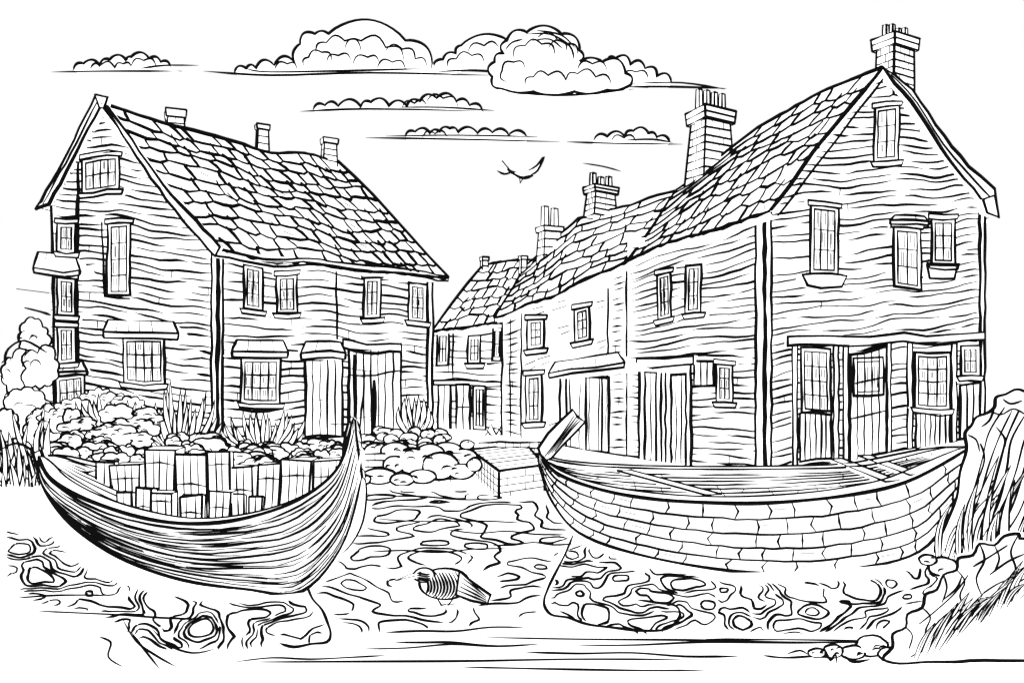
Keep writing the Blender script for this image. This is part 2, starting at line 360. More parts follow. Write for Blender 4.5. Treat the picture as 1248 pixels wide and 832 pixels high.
# ================================================================= BOATS
def interp(pts,t):
    q=cr([Vector(p) for p in pts],8); x=t*(len(q)-1); i=min(int(x),len(q)-2); return q[i].lerp(q[i+1],x-i)
def boat(T,gun,bot,Yc,hw,hb,rows,deck,style):
    N=44; e=lambda t: max(0,math.sin(math.pi*t))**.7
    G=[];B=[]
    for i in range(N+1):
        t=i/N; a=interp(gun,t);b=interp(bot,t)
        G.append(P3(a.x,a.y,Yc-hw*e(t)));B.append(P3(b.x,b.y,Yc-hb*e(t)))
    def hull(i,k):
        if i>=N: i=N; g=G[N];b=B[N]
        else: j=int(i);f=i-j; g=G[j].lerp(G[j+1],f); b=B[j].lerp(B[j+1],f)
        p=g.lerp(b,k); p.y-=.22*math.sin(math.pi*k)*e(i/N); return p
    mir=lambda p: Vector((p.x,2*Yc-p.y,p.z))
    K=8;vs=[];fs=[]
    for i in range(N+1):
        for k in range(K+1): vs.append(hull(i,k/K))
    for i in range(N+1):
        for k in range(K+1): vs.append(mir(hull(i,k/K)))
    M0=(N+1)*(K+1)
    for i in range(N):
        for k in range(K):
            a=i*(K+1)+k; f=(a,a+K+1,a+K+2,a+1); fs.append(f); fs.append(tuple(x+M0 for x in f))
        a=i*(K+1)+K; fs.append((a,a+K+1,a+K+1+M0,a+M0))
    for i in (0,N):
        for k in range(K): a=i*(K+1)+k; fs.append((a,a+1,a+1+M0,a+M0))
    T.add('hull',vs,fs,GLOW_PAPER)
    out=Vector((0,-.02,0))
    for side in (0,1):
        m=(lambda p:p) if side==0 else mir
        oo=out if side==0 else -out
        for k in range(0,rows+1):
            kk=k/rows; w=3.4 if k in (0,rows) else 2.1
            if style=='plank' and 0<k<rows:
                i0=[0,3,7][k%3]+R.uniform(0,1); i1=N if k%2==0 else N-R.uniform(2,5)
                i=i0; ph=R.random()*6
                while i<i1:
                    l=R.uniform(10,30); e1=min(i+l,i1); n=int(max(3,(e1-i)))
                    pts=[m(hull(i+(e1-i)*q/n,min(1,max(0,kk+.014*math.sin((i+q)*.45+ph)+R.uniform(-.006,.006)))))+oo for q in range(n+1)]
                    S(T,pts,w*R.uniform(.7,1.3),'plank_lines'); i=e1+R.uniform(.2,1)
                for _ in range(4):
                    i=R.uniform(8,N-10); l=R.uniform(4,9); kq=kk+.5/rows
                    S(T,[m(hull(i+l*q/5,min(1,kq+.01*math.sin(q+ph))))+oo for q in range(6)],1.5,'plank_lines')
            else:
                S(T,[m(hull(i,kk+(R.uniform(-.012,.012) if 0<k<rows else 0)))+oo for i in range(N+1)],w,'plank_lines')
            if style=='block' and k<rows:
                i=1+R.uniform(0,2)
                while i<N-1:
                    S(T,[m(hull(i,kk))+oo,m(hull(min(N,i+R.uniform(-.4,.4)),kk+.5/rows))+oo,m(hull(i,kk+1/rows))+oo],2.3,'plank_lines'); 
                    if R.random()<.4: S(T,[m(hull(i+.5,kk+.4/rows))+oo,m(hull(min(N,i+1.6),kk+.45/rows))+oo],1.7,'plank_lines')
                    i+=R.uniform(1.6,3.4)
    for i in (0,N):
        S(T,[hull(i,k/6)+out for k in range(7)],4,taper=.9)
    for side in (0,1):
        m=(lambda p:p) if side==0 else mir
        a=[];b=[]
        for i in range(N+1):
            g=G[i]; d=min(.5 if style=='block' else .3,(Yc-g.y)*.5); a.append(m(g)); b.append(m(Vector((g.x,g.y+d,g.z+.01))))
        T.add('gunwale',a+b,[(i,i+1,N+2+i,N+1+i) for i in range(N)],GLOW_PAPER)
        S(T,[p+Vector((0,0,.01)) for p in b],2.2,taper=.7); S(T,[p+Vector((0,0,.01)) for p in a],2.6,taper=.8)
    d0=[G[i]+Vector((0,min(.1,(Yc-G[i].y)*.3),-deck)) for i in range(N+1)]
    d1=[mir(p) for p in d0]
    if style=='block':
        T.add('deck',d0+d1,[(i,i+1,N+2+i,N+1+i) for i in range(N)],GLOW_PAPER)
        for k in range(1,8):
            q=.12+k/9; i=2
            while i<N-2:
                l=int(R.uniform(7,18)); e1=min(i+l,N-2)
                pts=[d0[x].lerp(d1[x],q)+Vector((0,0,.012+R.uniform(0,.01))) for x in range(i,e1+1)]
                if len(pts)>1: S(T,pts,1.9,'deck_lines')
                i=e1+(1 if R.random()<.3 else 0)+(0 if e1<N-3 else 9)
        for i in range(4,N-3,2):
            q0=R.choice((.12,.23,.34,.56)); q1=q0+R.choice((.11,.22,.33))
            S(T,[d0[i].lerp(d1[i],q0)+Vector((0,0,.015)),d0[i+1].lerp(d1[i+1],q1)+Vector((0,0,.015))],2,'deck_lines')
    else:
        fl=[Vector((B[i].x,0,B[i].z*.5+G[i].z*.5)) for i in range(N+1)]
        a=[Vector((p.x,Yc-(Yc-G[i].y)*.8,p.z)) for i,p in enumerate(fl)]; b=[mir(p) for p in a]
        T.add('floor',a+b,[(i,i+1,N+2+i,N+1+i) for i in range(N)],GLOW_PAPER)
        for k in range(1,8): S(T,[a[i].lerp(b[i],k/8)+Vector((0,0,.012)) for i in range(3,N-2)],1.6,'deck_lines')
    return G,B
T=Thing('wooden_rowboat')
G,B=boat(T,[(47,556),(62,582),(105,608),(165,628),(230,638),(300,631),(365,608),(412,570),(430,510)],
  [(46,564),(58,602),(92,642),(150,681),(225,706),(300,717),(368,720),(418,662),(441,580)],12.5,1.5,1.35,12,.4,'plank')
FB=Wall(0,12.5,1248,12.5)
slab(T,FB,[(418,560),(421,528),(427,506),(433,512),(436,545),(441,580),(430,600)],-.06,.06,3.2,'stern_post')
L(T,FB,[(427,512),(428,545),(424,590)],2.2,.08,sm=4)
slab(T,FB,[(40,552),(50,548),(58,572),(70,600),(62,604),(48,582)],-.06,.06,3.2,'stem_post')
T=Thing('timber_crate_stack')
def stake(u0,u1,vt,vb,Y):
    s=Y/F;cx=((u0+u1)/2-CU)*s;hx=(u1-u0)/2*s; z=lambda v:EYE+(HV-v)*s
    lean=R.uniform(-.04,.04); ang=R.uniform(-.22,.22); K=4
    lev=[(vb,.98,0),((vb+vt)/2,R.uniform(.94,1.04),lean*.6),(vt,1.04,lean)]
    ringz=[]
    for (v,k,dx) in lev: ringz.append([Vector((x,y,z(v)+R.uniform(-.025,.025))) for x,y in rect(cx+dx,Y,hx*k*.95,hx*k*.6,ang)])
    vs=[p for r in ringz for p in r]; fs=[tuple(range(2*K,3*K))]
    for a in range(2):
        for i in range(K): fs.append((a*K+i,a*K+(i+1)%K,(a+1)*K+(i+1)%K,(a+1)*K+i))
    T.add('boards',vs,fs,GLOW_PAPER)
    S(T,ringz[2],2.5,closed=True)
    for side in range(4): S(T,[r[side]+Vector((0,-.005,0)) for r in ringz],2.6,sm=3,taper=.8)
    def face(x,t):
        a=ringz[0][0].lerp(ringz[0][1],x);b=ringz[1][0].lerp(ringz[1][1],x);c=ringz[2][0].lerp(ringz[2][1],x)
        return (a.lerp(b,t*2) if t<.5 else b.lerp(c,t*2-1))+Vector((0,-.012,0))
    nb=max(2,int((u1-u0)/8))
    for k in range(1,nb):
        x=k/nb+R.uniform(-.05,.05); S(T,[face(x,0),face(x+R.uniform(-.03,.03),.5),face(x,.98)],1.6,sm=3)
    t=R.uniform(.5,.8)
    if u1-u0>16: S(T,[face(.02,t),face(.5,t+.02),face(.98,t+R.uniform(-.03,.03))],2)
u=82
while u<410:
    w=R.uniform(20,40)
    if 168<u<275: vt=R.uniform(544,554)
    elif u<168: vt=R.uniform(562,572)
    else: vt=572-(u-275)*.13+R.uniform(-5,4)
    stake(u,u+w,vt,628 if u<340 else 612,13.1+R.uniform(-.1,.1)); u+=w+R.uniform(-1,1)
for u,w,vt in ((148,20,600),(168,20,594),(188,26,598),(222,26,603),(256,28,598),(284,16,602),(302,16,606)):
    stake(u,u+w,vt,648,11.9)
T=Thing('wooden_barge')
boat(T,[(657,553),(680,577),(730,596),(800,608),(880,613),(960,611),(1040,602),(1110,585),(1182,545)],
  [(657,566),(672,608),(705,648),(775,674),(870,692),(960,698),(1050,691),(1125,668),(1170,606)],14.3,2.25,1.75,5,.1,'block')
FC=Wall(0,14.3,1248,14.3)
slab(T,FC,[(656,546),(668,528),(684,512),(698,499),(704,508),(713,514),(700,528),(686,542),(672,558),(662,562)],-.15,.15,3.2,'prow_timber')
for k in range(4): L(T,FC,[(664+k*4,556-k*2),(684+k*4,530-k*2),(700+k*2.5,506+k*2)],1.6,.17,sm=3)
for u0,v0,u1,v1,ya,yb in ((752,574,860,604,16,13.1),(1012,560,1080,588,16,13.2),(1046,556,1110,580,15.8,13.4)):
    a=P3(u0,v0,ya);b=P3(u1,v1,yb); n=Vector((.28,.1,0)); up=Vector((0,0,.05))
    T.add('loose_plank',[a,b,b+n,a+n,a-up,b-up,b+n-up,a+n-up],[(0,1,2,3),(4,5,6,7),(0,1,5,4),(1,2,6,5)],GLOW_PAPER)
    S(T,[a+up*.3,b+up*.3,b+n+up*.3,a+n+up*.3],2.4,closed=True)
# ================================================================= GROUND, WATER
T=Thing('water'); T.add('w',[(-400,-20,0),(400,-20,0),(400,600,0),(-400,600,0)],[(0,1,2,3)],GLOW_PAPER)
T=Thing('ground')
sh=[(-300,15.6),(-9.2,15.6),(-8.6,17.5),(-7.5,20),(-4.4,22.4),(-1.3,22.6),(-1.25,26),(1.05,26),(1.05,18.2),(3,17.4),(11,17.2),(300,17.2),(300,500),(-300,500)]
top=[Vector((x,y,.8)) for x,y in sh]; bt=[Vector((x,y,-.1)) for x,y in sh]; n=len(sh)
T.add('terrain',top+bt,[tuple(range(n))]+[(i,(i+1)%n,n+(i+1)%n,n+i) for i in range(n)],GLOW_PAPER)
bk=[(12,17.3),(9.4,16),(8.4,14.6),(7.0,13.1),(5.6,11.4),(4.6,9.6),(3.9,8.5),(4.6,7.6),(300,7),(300,17.3)]
T.add('river_bank',[Vector((x,y,.005)) for x,y in bk],[tuple(range(len(bk)))],GLOW_PAPER)
for a,b in ((2,3),(3,4),(4,5),(6,7),(7,8),(8,9),(9,10)):
    p=lambda s,q: top[a].lerp(top[b],s)*(1-q)+bt[a].lerp(bt[b],s)*q+Vector((-.02 if a==7 else 0,-.02,0))
    for k in range(5): 
        S(T,[p(i/8,k/5+R.uniform(-.02,.02)) for i in range(9)],2.2,'bank_lines')
        for x in range(1,9):
            xx=(x+.5*(k%2)+R.uniform(-.15,.15))/9; S(T,[p(xx,k/5),p(xx,(k+1)/5)],2,'bank_lines')
T=Thing('pavement')
A=RG.at(932,578,.02);Bq=RG.at(1200,531,.02)
T.add('slab',[A,Bq,Vector((12.4,17.25,.81)),Vector((5.6,17.5,.81))],[(0,1,2,3)],GLOW_PAPER)
for k in range(1,5):
    a=A.lerp(Vector((5.6,17.5,.83)),k/5);b=Bq.lerp(Vector((12.4,17.25,.83)),k/5); S(T,[a+Vector((0,0,.02)),b+Vector((0,0,.02))],2,'paving_lines')
T=Thing('wooden_dock')
tp=[flat(573,549,.62),flat(640,541,.62),flat(664,568,.62),flat(608,575,.62)]
bt=[Vector((p.x,p.y,-.05)) for p in tp]
T.add('deck',tp+bt,[(0,1,2,3)]+[(i,(i+1)%4,4+(i+1)%4,4+i) for i in range(4)],GLOW_PAPER)
S(T,[p+Vector((0,0,.03)) for p in tp],3.6,closed=True)
for i in range(4): S(T,[tp[i]+Vector((0,-.03,0)),bt[i]+Vector((0,-.03,0))],3.6,taper=.9)
for k in range(1,7):
    S(T,[tp[0].lerp(tp[3],k/7)+Vector((0,0,.04)),tp[1].lerp(tp[2],k/7)+Vector((0,0,.04))],2.4)
o=Vector((.01,-.04,0)); ol=Vector((-.04,-.02,0))
for k in range(1,4):
    S(T,[tp[3].lerp(bt[3],k/4)+o,tp[2].lerp(bt[2],k/4)+o],2.6); S(T,[tp[3].lerp(bt[3],k/4)+ol,tp[0].lerp(bt[0],k/4)+ol],2.4)
for k in range(4):
    for x in ((.25,.75) if k%2 else (.5,)):
        x+=R.uniform(-.1,.1)
        S(T,[tp[3].lerp(tp[2],x).lerp(bt[3].lerp(bt[2],x),k/4)+o,tp[3].lerp(tp[2],x).lerp(bt[3].lerp(bt[2],x),(k+1)/4)+o],2.2)
for k in range(1,10): x=k/10; S(T,[tp[3].lerp(tp[0],x)+ol,bt[3].lerp(bt[0],x)+ol],2.2)
# ripples : contour lines of a wave field over the water sheet, plus drawn reflection outlines
T=Thing('ripples_and_reflections')
def wl(px,w=2.5,sm=4,closed=False): S(T,[flat(u,v) for u,v in px],w,'ripple_reflection_lines',sm,closed,taper=.2)
ZA=[(8,640),(30,655),(60,650),(100,690),(160,715),(260,735),(368,730),(400,765),(380,782),(300,790),(190,792),(140,760),(120,745),(50,735),(10,712)]
ZC=[(696,655),(720,668),(780,690),(900,712),(1060,706),(1150,684),(1160,700),(1120,735),(1080,765),(960,772),(850,765),(780,772),(690,752),(666,735)]
ZB=[(445,596),(575,600),(665,610),(695,650),(665,700),(655,745),(590,762),(430,772),(400,740),(385,720),(425,668),(440,640)]
def contours(zone,levels,sx,sy,seed,w,bird=None,st=2.6,minlen=5):
    us=[p[0] for p in zone];vv=[p[1] for p in zone]
    u0,u1,v0,v1=min(us),max(us),min(vv),max(vv); nx=int((u1-u0)/(st*2))+1; ny=int((v1-v0)/st)+1
    def pos(i,j): return (u0+i*st*2,v0+j*st)
    def fld(u,v):
        X=(u-CU)/78.0; Yl=6.2*math.log(v-HV)
        return noise.noise(Vector((X/sx+seed,Yl/sy,seed*.7)))+.3*noise.noise(Vector((X/sx*2.3,Yl/sy*2.1,seed+4)))
    V=[[fld(*pos(i,j)) for j in range(ny+1)] for i in range(nx+1)]
    for lv in levels:
        seg={}
        def add(a,b): seg.setdefault(a,[]).append(b); seg.setdefault(b,[]).append(a)
        pt={}
        def edge(i,j,d):
            k=(i,j,d)
            if k not in pt:
                i2,j2=(i+1,j) if d==0 else (i,j+1); a=V[i][j]-lv;b=V[i2][j2]-lv; t=a/(a-b) if a!=b else .5
                p=pos(i,j);q=pos(i2,j2); pt[k]=(p[0]+(q[0]-p[0])*t,p[1]+(q[1]-p[1])*t)
            return k
        for i in range(nx):
            for j in range(ny):
                c=(pos(i,j)[0]+st,pos(i,j)[1]+st/2)
                if not inside(c,zone): continue
                if bird and ((c[0]-bird[0])/bird[2])**2+((c[1]-bird[1])/bird[3])**2<1: continue
                s=[V[i][j]>lv,V[i+1][j]>lv,V[i+1][j+1]>lv,V[i][j+1]>lv]; es=[]
                if s[0]!=s[1]: es.append(edge(i,j,0))
                if s[1]!=s[2]: es.append(edge(i+1,j,1))
                if s[2]!=s[3]: es.append(edge(i,j+1,0))
                if s[3]!=s[0]: es.append(edge(i,j,1))
                for k in range(0,len(es)-1,2): add(es[k],es[k+1])
        used=set()
        starts=[k for k in seg if len(seg[k])==1]+list(seg)
        for s0 in starts:
            if s0 in used: continue
            ch=[s0];used.add(s0);cur=s0;closed=False
            while True:
                nb=[n for n in seg[cur] if n not in used]
                if not nb:
                    closed=len(ch)>4 and s0 in seg[cur]; break
                cur=nb[0];used.add(cur);ch.append(cur)
            if len(ch)<minlen: continue
            pts=[pt[k] for k in ch]
            if closed: wl(pts[::2] if len(pts)>10 else pts,w*R.uniform(.85,1.3),2,True)
            else:
                i=0
                while i<len(pts)-3:
                    l=R.randint(18,60); q=pts[i:i+l]
                    if len(q)>3: wl(q[::2]+([q[-1]] if len(q)%2==0 else []),w*R.uniform(.85,1.3),2)
                    i+=l+(1 if R.random()<.5 else 0)
bd=(545,714,66,28)
contours(ZA,(-.36,-.18,.0,.18,.36),.66,.62,3.3,2.2)
contours(ZC,(-.36,-.18,.0,.18,.36),.66,.62,9.1,2.2)
contours(ZB,(-.2,.1,.36),1.0,.6,5.7,2.2,bd)
for a,b,v,dv in ((440,600,602,6),(460,640,632,5),(545,690,645,6),(450,620,672,-4),(600,700,664,-2),(440,660,790,-6),
   (590,1080,776,6),(640,900,794,5),(300,830,806,-3),(285,470,806,-8),(45,250,744,10),(20,130,728,-3),(860,1090,778,4),(930,1010,798,3),(470,640,770,-6),(480,620,782,5),(12,50,632,8),(560,860,812,4),(700,1000,786,-3)):
    m=(b-a)/4; wl([(a,v),(a+m,v+dv*.4+R.uniform(-2,2)),(a+2*m,v+dv*.5+R.uniform(-3,3)),(a+3*m,v+dv*.8+R.uniform(-2,2)),(b,v+dv)],R.uniform(1.8,2.4))
wl([(374,712),(380,728),(392,742),(399,758),(403,772),(398,782),(380,784),(358,788),(340,783)],2.8)  # left reflection outline, drawn as an ink line on the water
wl([(699,650),(690,672),(680,692),(668,716),(663,734),(671,748),(692,752),(715,760),(745,764),(780,768),(812,766),(828,752),(824,738),(800,734),(775,730)],2.8)  # right reflection outline, also inked onto the water sheet
for p in ([(120,775),(135,782),(132,800),(150,812)],[(160,770),(175,790),(195,815)],[(150,755),(165,780),(190,798),(215,812)],[(185,765),(205,785),(235,795),(262,790)]): wl(p,2)
# ================================================================= PLANTS / ROCKS
def ell(T,part,cu,cv,ru,rv,Y,dep=.7,m=GLOW_PAPER,a=10,b=14):
    s=Y/F;c=P3(cu,cv,Y);vs=[];fs=[]
    for i in range(a+1):
        th=math.pi*i/a
        for j in range(b):
            ph=2*math.pi*j/b; vs.append(c+Vector((ru*s*math.sin(th)*math.cos(ph),ru*s*dep*math.sin(th)*math.sin(ph),rv*s*math.cos(th))))
    for i in range(a):
        for j in range(b):
            k=(j+1)%b; fs.append((i*b+j,i*b+k,(i+1)*b+k,(i+1)*b+j))
    T.add(part,vs,fs,m)
def esurf(cu,cv,ru,rv,Y,dep,x,z,k=1.03):
    s=Y/F; y=-math.sqrt(max(0,1-x*x-z*z)); return P3(cu,cv,Y)+Vector((ru*s*x,ru*s*dep*y,-rv*s*z))*k
def lobe(T,cu,cv,ru,rv,Y,n=9,bul=.18,w=2.4,inner=3,dep=.7,irr=.1):
    ell(T,'mass',cu,cv,ru*(.97-irr),rv*(.97-irr),Y,dep)
    pts=[];a0=R.random(); rad=[1+R.uniform(-irr,irr) for _ in range(n)]
    for i in range(n):
        a=2*math.pi*(i+a0)/n;a2=2*math.pi*(i+1+a0)/n
        for q in range(4):
            t=q/4; aa=a+(a2-a)*t; k=(rad[i]*(1-t)+rad[(i+1)%n]*t)*(1+bul*math.sin(math.pi*t))+R.uniform(-.015,.015); pts.append((math.cos(aa)*k,math.sin(aa)*k))
    c=P3(cu,cv,Y);s=Y/F
    ring=[c+Vector((x*ru*s,0,z*rv*s)) for x,z in pts]
    T.add('mass',ring,[tuple(range(len(ring)))],GLOW_PAPER)
    S(T,ring,w,'outline_lines',closed=True)
    for i in range(inner):
        x=R.uniform(-.55,.55);z=R.uniform(-.6,.5);r=R.uniform(.18,.35); st=R.uniform(2.8,4)
        p=[]
        for q in range(6):
            a=st+q*.45; p.append(esurf(cu,cv,ru,rv,Y,dep,max(-.95,min(.95,x+r*math.cos(a))),max(-.95,min(.95,z+r*math.sin(a))),1.06))
        S(T,p,w*.75,'outline_lines')
def blade(T,b,t,wd,Y,curve=0,w=2,rib=False):
    bx,by=b;tx,ty=t; dx,dy=tx-bx,ty-by; Ln=math.hypot(dx,dy) or 1; nx,ny=-dy/Ln,dx/Ln; A=[];C=[]
    for i in range(7):
        q=i/6; cx=bx+dx*q+nx*curve*math.sin(math.pi*q*.9); cy=by+dy*q+ny*curve*math.sin(math.pi*q*.9); h=wd*math.sin(math.pi*(.25+.75*q))*.5
        y=Y-.15*q; A.append(P3(cx+nx*h,cy+ny*h,y)); C.append(P3(cx-nx*h,cy-ny*h,y))
    T.add('leaves',A+C,[(i,i+1,8+i,7+i) for i in range(6)],GLOW_PAPER)
    o=Vector((0,-.012,0)); S(T,[p+o for p in A],w,'leaf_lines',taper=.5); S(T,[p+o for p in C],w,'leaf_lines',taper=.5)
    if rib: S(T,[A[i].lerp(C[i],.5)+o for i in range(6)],w*.7,'leaf_lines')
def tuft(name,u,v,wd,ht,Y,n,lean=0,w=1.6):
    T=Thing(name)
    for i in range(n):
        s=(i+R.random())/n*2-1; h=ht*R.uniform(.55,1)*(1-.35*abs(s))
        blade(T,(u+s*wd*.5,v+R.uniform(-2,2)),(u+s*wd*1.15+lean*h,v-h),R.uniform(5,9),Y-R.uniform(0,.5),s*8,w)
def bulk(T,P,px,depth,shx,part,w=3.2,k=.6):
    f=[P.at(u,v,.1) for u,v in px]; c=sum(f,Vector())/len(f); n=len(f)
    mid=[p+Vector((.12,.25,-.02)) for p in f]
    b=[c+(p-c)*k+Vector((shx,depth,-.05)) for p in f]
    T.add(part,f+mid+b,[tuple(range(n)),tuple(range(2*n,3*n))]+[(i,(i+1)%n,n+(i+1)%n,n+i) for i in range(n)]+[(n+i,n+(i+1)%n,2*n+(i+1)%n,2*n+i) for i in range(n)],GLOW_PAPER)
    L(T,P,px,w,.12,closed=True,j=.3)
T=Thing('shoreline_rocks')
for i in range(30):
    v=R.uniform(524,552); u=R.uniform(432,572) if v>534 else R.uniform(450,545)
    lobe(T,u,v,R.uniform(7,13),R.uniform(4,7),24.2-(v-524)*.03,R.choice((5,6)),.03,2,1,irr=.16)
rk=[(440,556,16,10),(460,550,17,10),(545,548,18,9),(565,556,16,9),(445,572,16,10),(482,550,18,11),(524,552,17,11),(503,562,20,15),(480,566,13,10),(536,568,22,16),(562,574,16,9),(578,566,9,8),(462,580,20,9),(515,580,16,8),(490,584,14,7),(440,584,12,6)]
for i,(u,v,a,b) in enumerate(rk):
    lobe(T,u,v,a,b,23.0-i*.08,R.choice((5,6,7)),.03,2.8,2,irr=.07)
T=Thing('garden_shrubs')
lb_=[]
for i in range(115):
    u=R.uniform(50,420); lo=505 if u<190 else (532 if u<275 else 545)
    v=R.uniform(lo,578); lb_.append((v,u))
lb_.sort()
for i,(v,u) in enumerate(lb_):
    lobe(T,u,v,R.uniform(9,21),R.uniform(6,12),20.5-i*.022,R.choice((5,6,7,8,9)),.2,2.1,2,irr=.26)
T=Thing('flowering_bush')
for i,(u,v,a,b) in enumerate([(118,492,20,18),(140,495,20,15),(160,500,20,14),(90,502,24,14),(70,512,20,13)]): lobe(T,u,v,a,b,22.5-i*.15,12,.2,1.8,5,irr=.15)
tuft('ornamental_grass',217,545,48,90,21.5,22); tuft('ornamental_grass',322,548,46,62,22.6,22); tuft('ornamental_grass',506,526,18,56,28,9); tuft('ornamental_grass',604,533,8,20,29,4); tuft('ornamental_grass',128,515,32,44,21.8,10)
T=Thing('hedge')
for i,(u,v,a,b) in enumerate([(42,412,18,20),(22,455,22,26),(50,450,22,26),(30,500,30,30),(52,520,20,24),(8,520,18,24),(18,560,28,22),(42,585,20,22),(6,600,18,24),(28,620,26,20)]):
    lobe(T,u,v,a,b,23.5-i*.75 if i>4 else 27-i*.5,10,.14,2.2,4 if i<5 else 2,irr=.24)
T=Thing('wild_grass')
for i in range(46):
    b=(R.uniform(-4,60),R.uniform(560,642)); blade(T,b,(b[0]+R.uniform(-24,14),b[1]-R.uniform(30,80)),R.uniform(5,9),16.6-i*.01,R.uniform(-8,8),1.6)
for p in ([(0,548),(20,540),(40,550),(48,575)],[(20,352),(60,357)],[(30,375),(50,380),(62,384)],[(5,440),(10,425),(30,415),(58,430)],[(8,640),(12,652),(18,642),(24,654),(26,640)]): S(T,[P3(u,v,16.0) for u,v in p],2.4,'leaf_lines',sm=4)
# right bank
T=Thing('bank_boulder')
Yr=13.0; W1=Wall(0,Yr,1248,Yr)
o=[(1330,470),(1262,478),(1240,474),(1226,480),(1214,484),(1212,496),(1203,503),(1190,508),(1184,518),(1176,528),(1178,548),(1170,575),(1166,606),(1152,640),(1140,668),(1150,678),(1200,690),(1330,690)]
oo=[(p.x,p.y) for p in cr([Vector(q) for q in o],4)]
bulk(T,W1,oo,1.6,2.2,'rock')
for k in range(1,8):
    q=k/8; L(T,W1,[(1216+q*70,494+q*20+R.uniform(-3,3)),(1194+q*85+R.uniform(-4,4),524+q*24),(1186+q*82,560+q*20+R.uniform(-6,6)),(1172+q*80+R.uniform(-3,3),610+q*18),(1148+q*72,664+q*6)],R.uniform(1.4,2.4),.12,sm=5)
for p in ([(1205,500),(1220,505),(1235,498),(1250,505)],[(1214,520),(1225,535),(1222,550)],[(1195,540),(1200,560),(1190,590)],[(1180,530),(1190,536),(1194,550)],[(1222,486),(1232,492),(1246,488)],[(1212,497),(1206,512),(1196,520)]): L(T,W1,p,2.2,.12,sm=4)
T=Thing('reeds')
for i in range(26):
    b=(1146+i*4.2+R.uniform(-3,3),680+R.uniform(-4,4)); blade(T,b,(b[0]+R.uniform(5,70),b[1]-R.uniform(45,125)),R.uniform(7,12),12.4-i*.02,R.uniform(-12,-2),1.7,i%2==0)
T=Thing('rocky_bank')
Wd=Wall(0,8.6,1248,8.6)
o=[(1330,636),(1250,656),(1242,650),(1224,653),(1212,664),(1194,662),(1186,676),(1168,680),(1166,694),(1150,700),(1142,718),(1128,724),(1124,740),(1106,748),(1104,764),(1088,772),(1088,788),(1076,802),(1096,808),(1130,806),(1165,806),(1200,804),(1330,806)]
oo=[(p.x,p.y) for p in cr([Vector(q) for q in o],3)]
f=[Wd.at(u,v,.1) for u,v in oo]
bulk(T,Wd,oo,.8,1.6,'bank',3)
for p in ([(1194,662),(1200,682),(1190,704),(1196,724)],[(1242,650),(1232,672),(1238,694),(1226,716)],[(1166,694),(1176,708),(1170,726),(1178,744)],[(1124,740),(1134,752),(1128,770),(1138,786)],[(1212,664),(1218,680),(1212,696)],[(1104,764),(1112,774),(1108,790)],[(1150,700),(1154,716),(1148,734)],
   [(1140,786),(1160,764),(1190,748),(1216,724),(1250,704)],[(1110,800),(1134,784),(1150,770)],[(1196,724),(1214,712),(1232,704)],[(1178,744),(1196,738),(1210,726)],[(1120,760),(1140,744),(1164,722),(1180,700)],[(1132,770),(1156,752),(1176,730)],[(1186,690),(1206,678),(1228,664)],[(1206,700),(1228,684),(1250,674)],[(1150,730),(1166,716),(1172,702)]): L(T,Wd,p,R.uniform(1.8,2.5),.12,sm=4)
T=Thing('bank_grass')
for i in range(16):
    t=i/16; b=(1112+t*136+R.uniform(-5,5),800-t*75+R.uniform(-5,5)); blade(T,b,(b[0]+R.uniform(14,48),b[1]-R.uniform(26,62)),R.uniform(6,9),8.35-i*.004,R.uniform(-8,-2),1.5,True)
T=Thing('foreground_rocks')
for i,(u,v,a,b) in enumerate([(1062,786,20,12),(1040,794,14,8),(1015,793,12,8),(1084,797,13,8),(995,795,11,5),(1148,690,16,10),(1172,698,14,9),(1130,682,10,6),(1160,706,9,6)]): lobe(T,u,v,a,b,8.75-i*.04 if i<5 else 12.2-i*.03,6,.06,2.5,3,irr=.12)
for p in ([(1005,790),(1012,804),(1018,796),(1020,808)],[(1030,800),(1040,806),(1060,803)],[(985,797),(975,792),(960,796)]): S(T,[P3(u,v,8.45) for u,v in p],2.6,'outline_lines',sm=3)
# ================================================================= BIRDS
T=Thing('wading_bird')
Yb=10.9
ell(T,'body',542,710,30,18,Yb,.6); 
c=P3(542,710,Yb)
ring=[c+Vector((math.cos(a)*30.5*Yb/F,-.03,math.sin(a)*18.5*Yb/F)) for a in [2*math.pi*i/24 for i in range(24)]]; S(T,ring,3,closed=True)
for k in range(14):
    x0=-.95+k*.13; pp=[]
    for z in [-.85,-.6,-.3,0,.3,.6,.85]:
        x=x0+.34*(1-z*z)
        if x*x+z*z<.97: pp.append(esurf(542,710,30,18,Yb,.6,x,z,1.0)+Vector((0,-.02,0)))
    if len(pp)>1: S(T,pp,R.uniform(2,3))
ell(T,'head',517,700,12,8,Yb-.1,.8)
hr=P3(517,700,Yb-.12)
S(T,[hr+Vector((math.cos(a)*12.5*Yb/F,0,math.sin(a)*8.5*Yb/F)) for a in [2*math.pi*i/18 for i in range(18)]],2.6,closed=True)
for z in (-.45,-.15,.2,.5): S(T,[esurf(517,700,12,8,Yb-.1,.8,x,z+.1*math.sin(x*4),1.0)+Vector((0,-.02,0)) for x in (-.7,-.4,0,.4,.7)],2)
ell(T,'eye',512,698,2.2,2.2,Yb-.24,.6,INK)
bp=[P3(508,696,Yb-.1),P3(506,706,Yb-.1),P3(482,707,Yb-.1),P3(507,701,Yb-.2),P3(507,701,Yb)]
T.add('beak',bp,[(0,2,3),(1,2,3),(0,2,4),(1,2,4)],GLOW_PAPER)
S(T,[bp[0],bp[2],bp[1]],2.8); S(T,[bp[3],bp[2]],2.4)
tl=[P3(560,696,Yb-.26),P3(578,710,Yb-.2),P3(598,724,Yb-.15),P3(594,735,Yb-.15),P3(574,731,Yb-.2),P3(556,724,Yb-.26)]
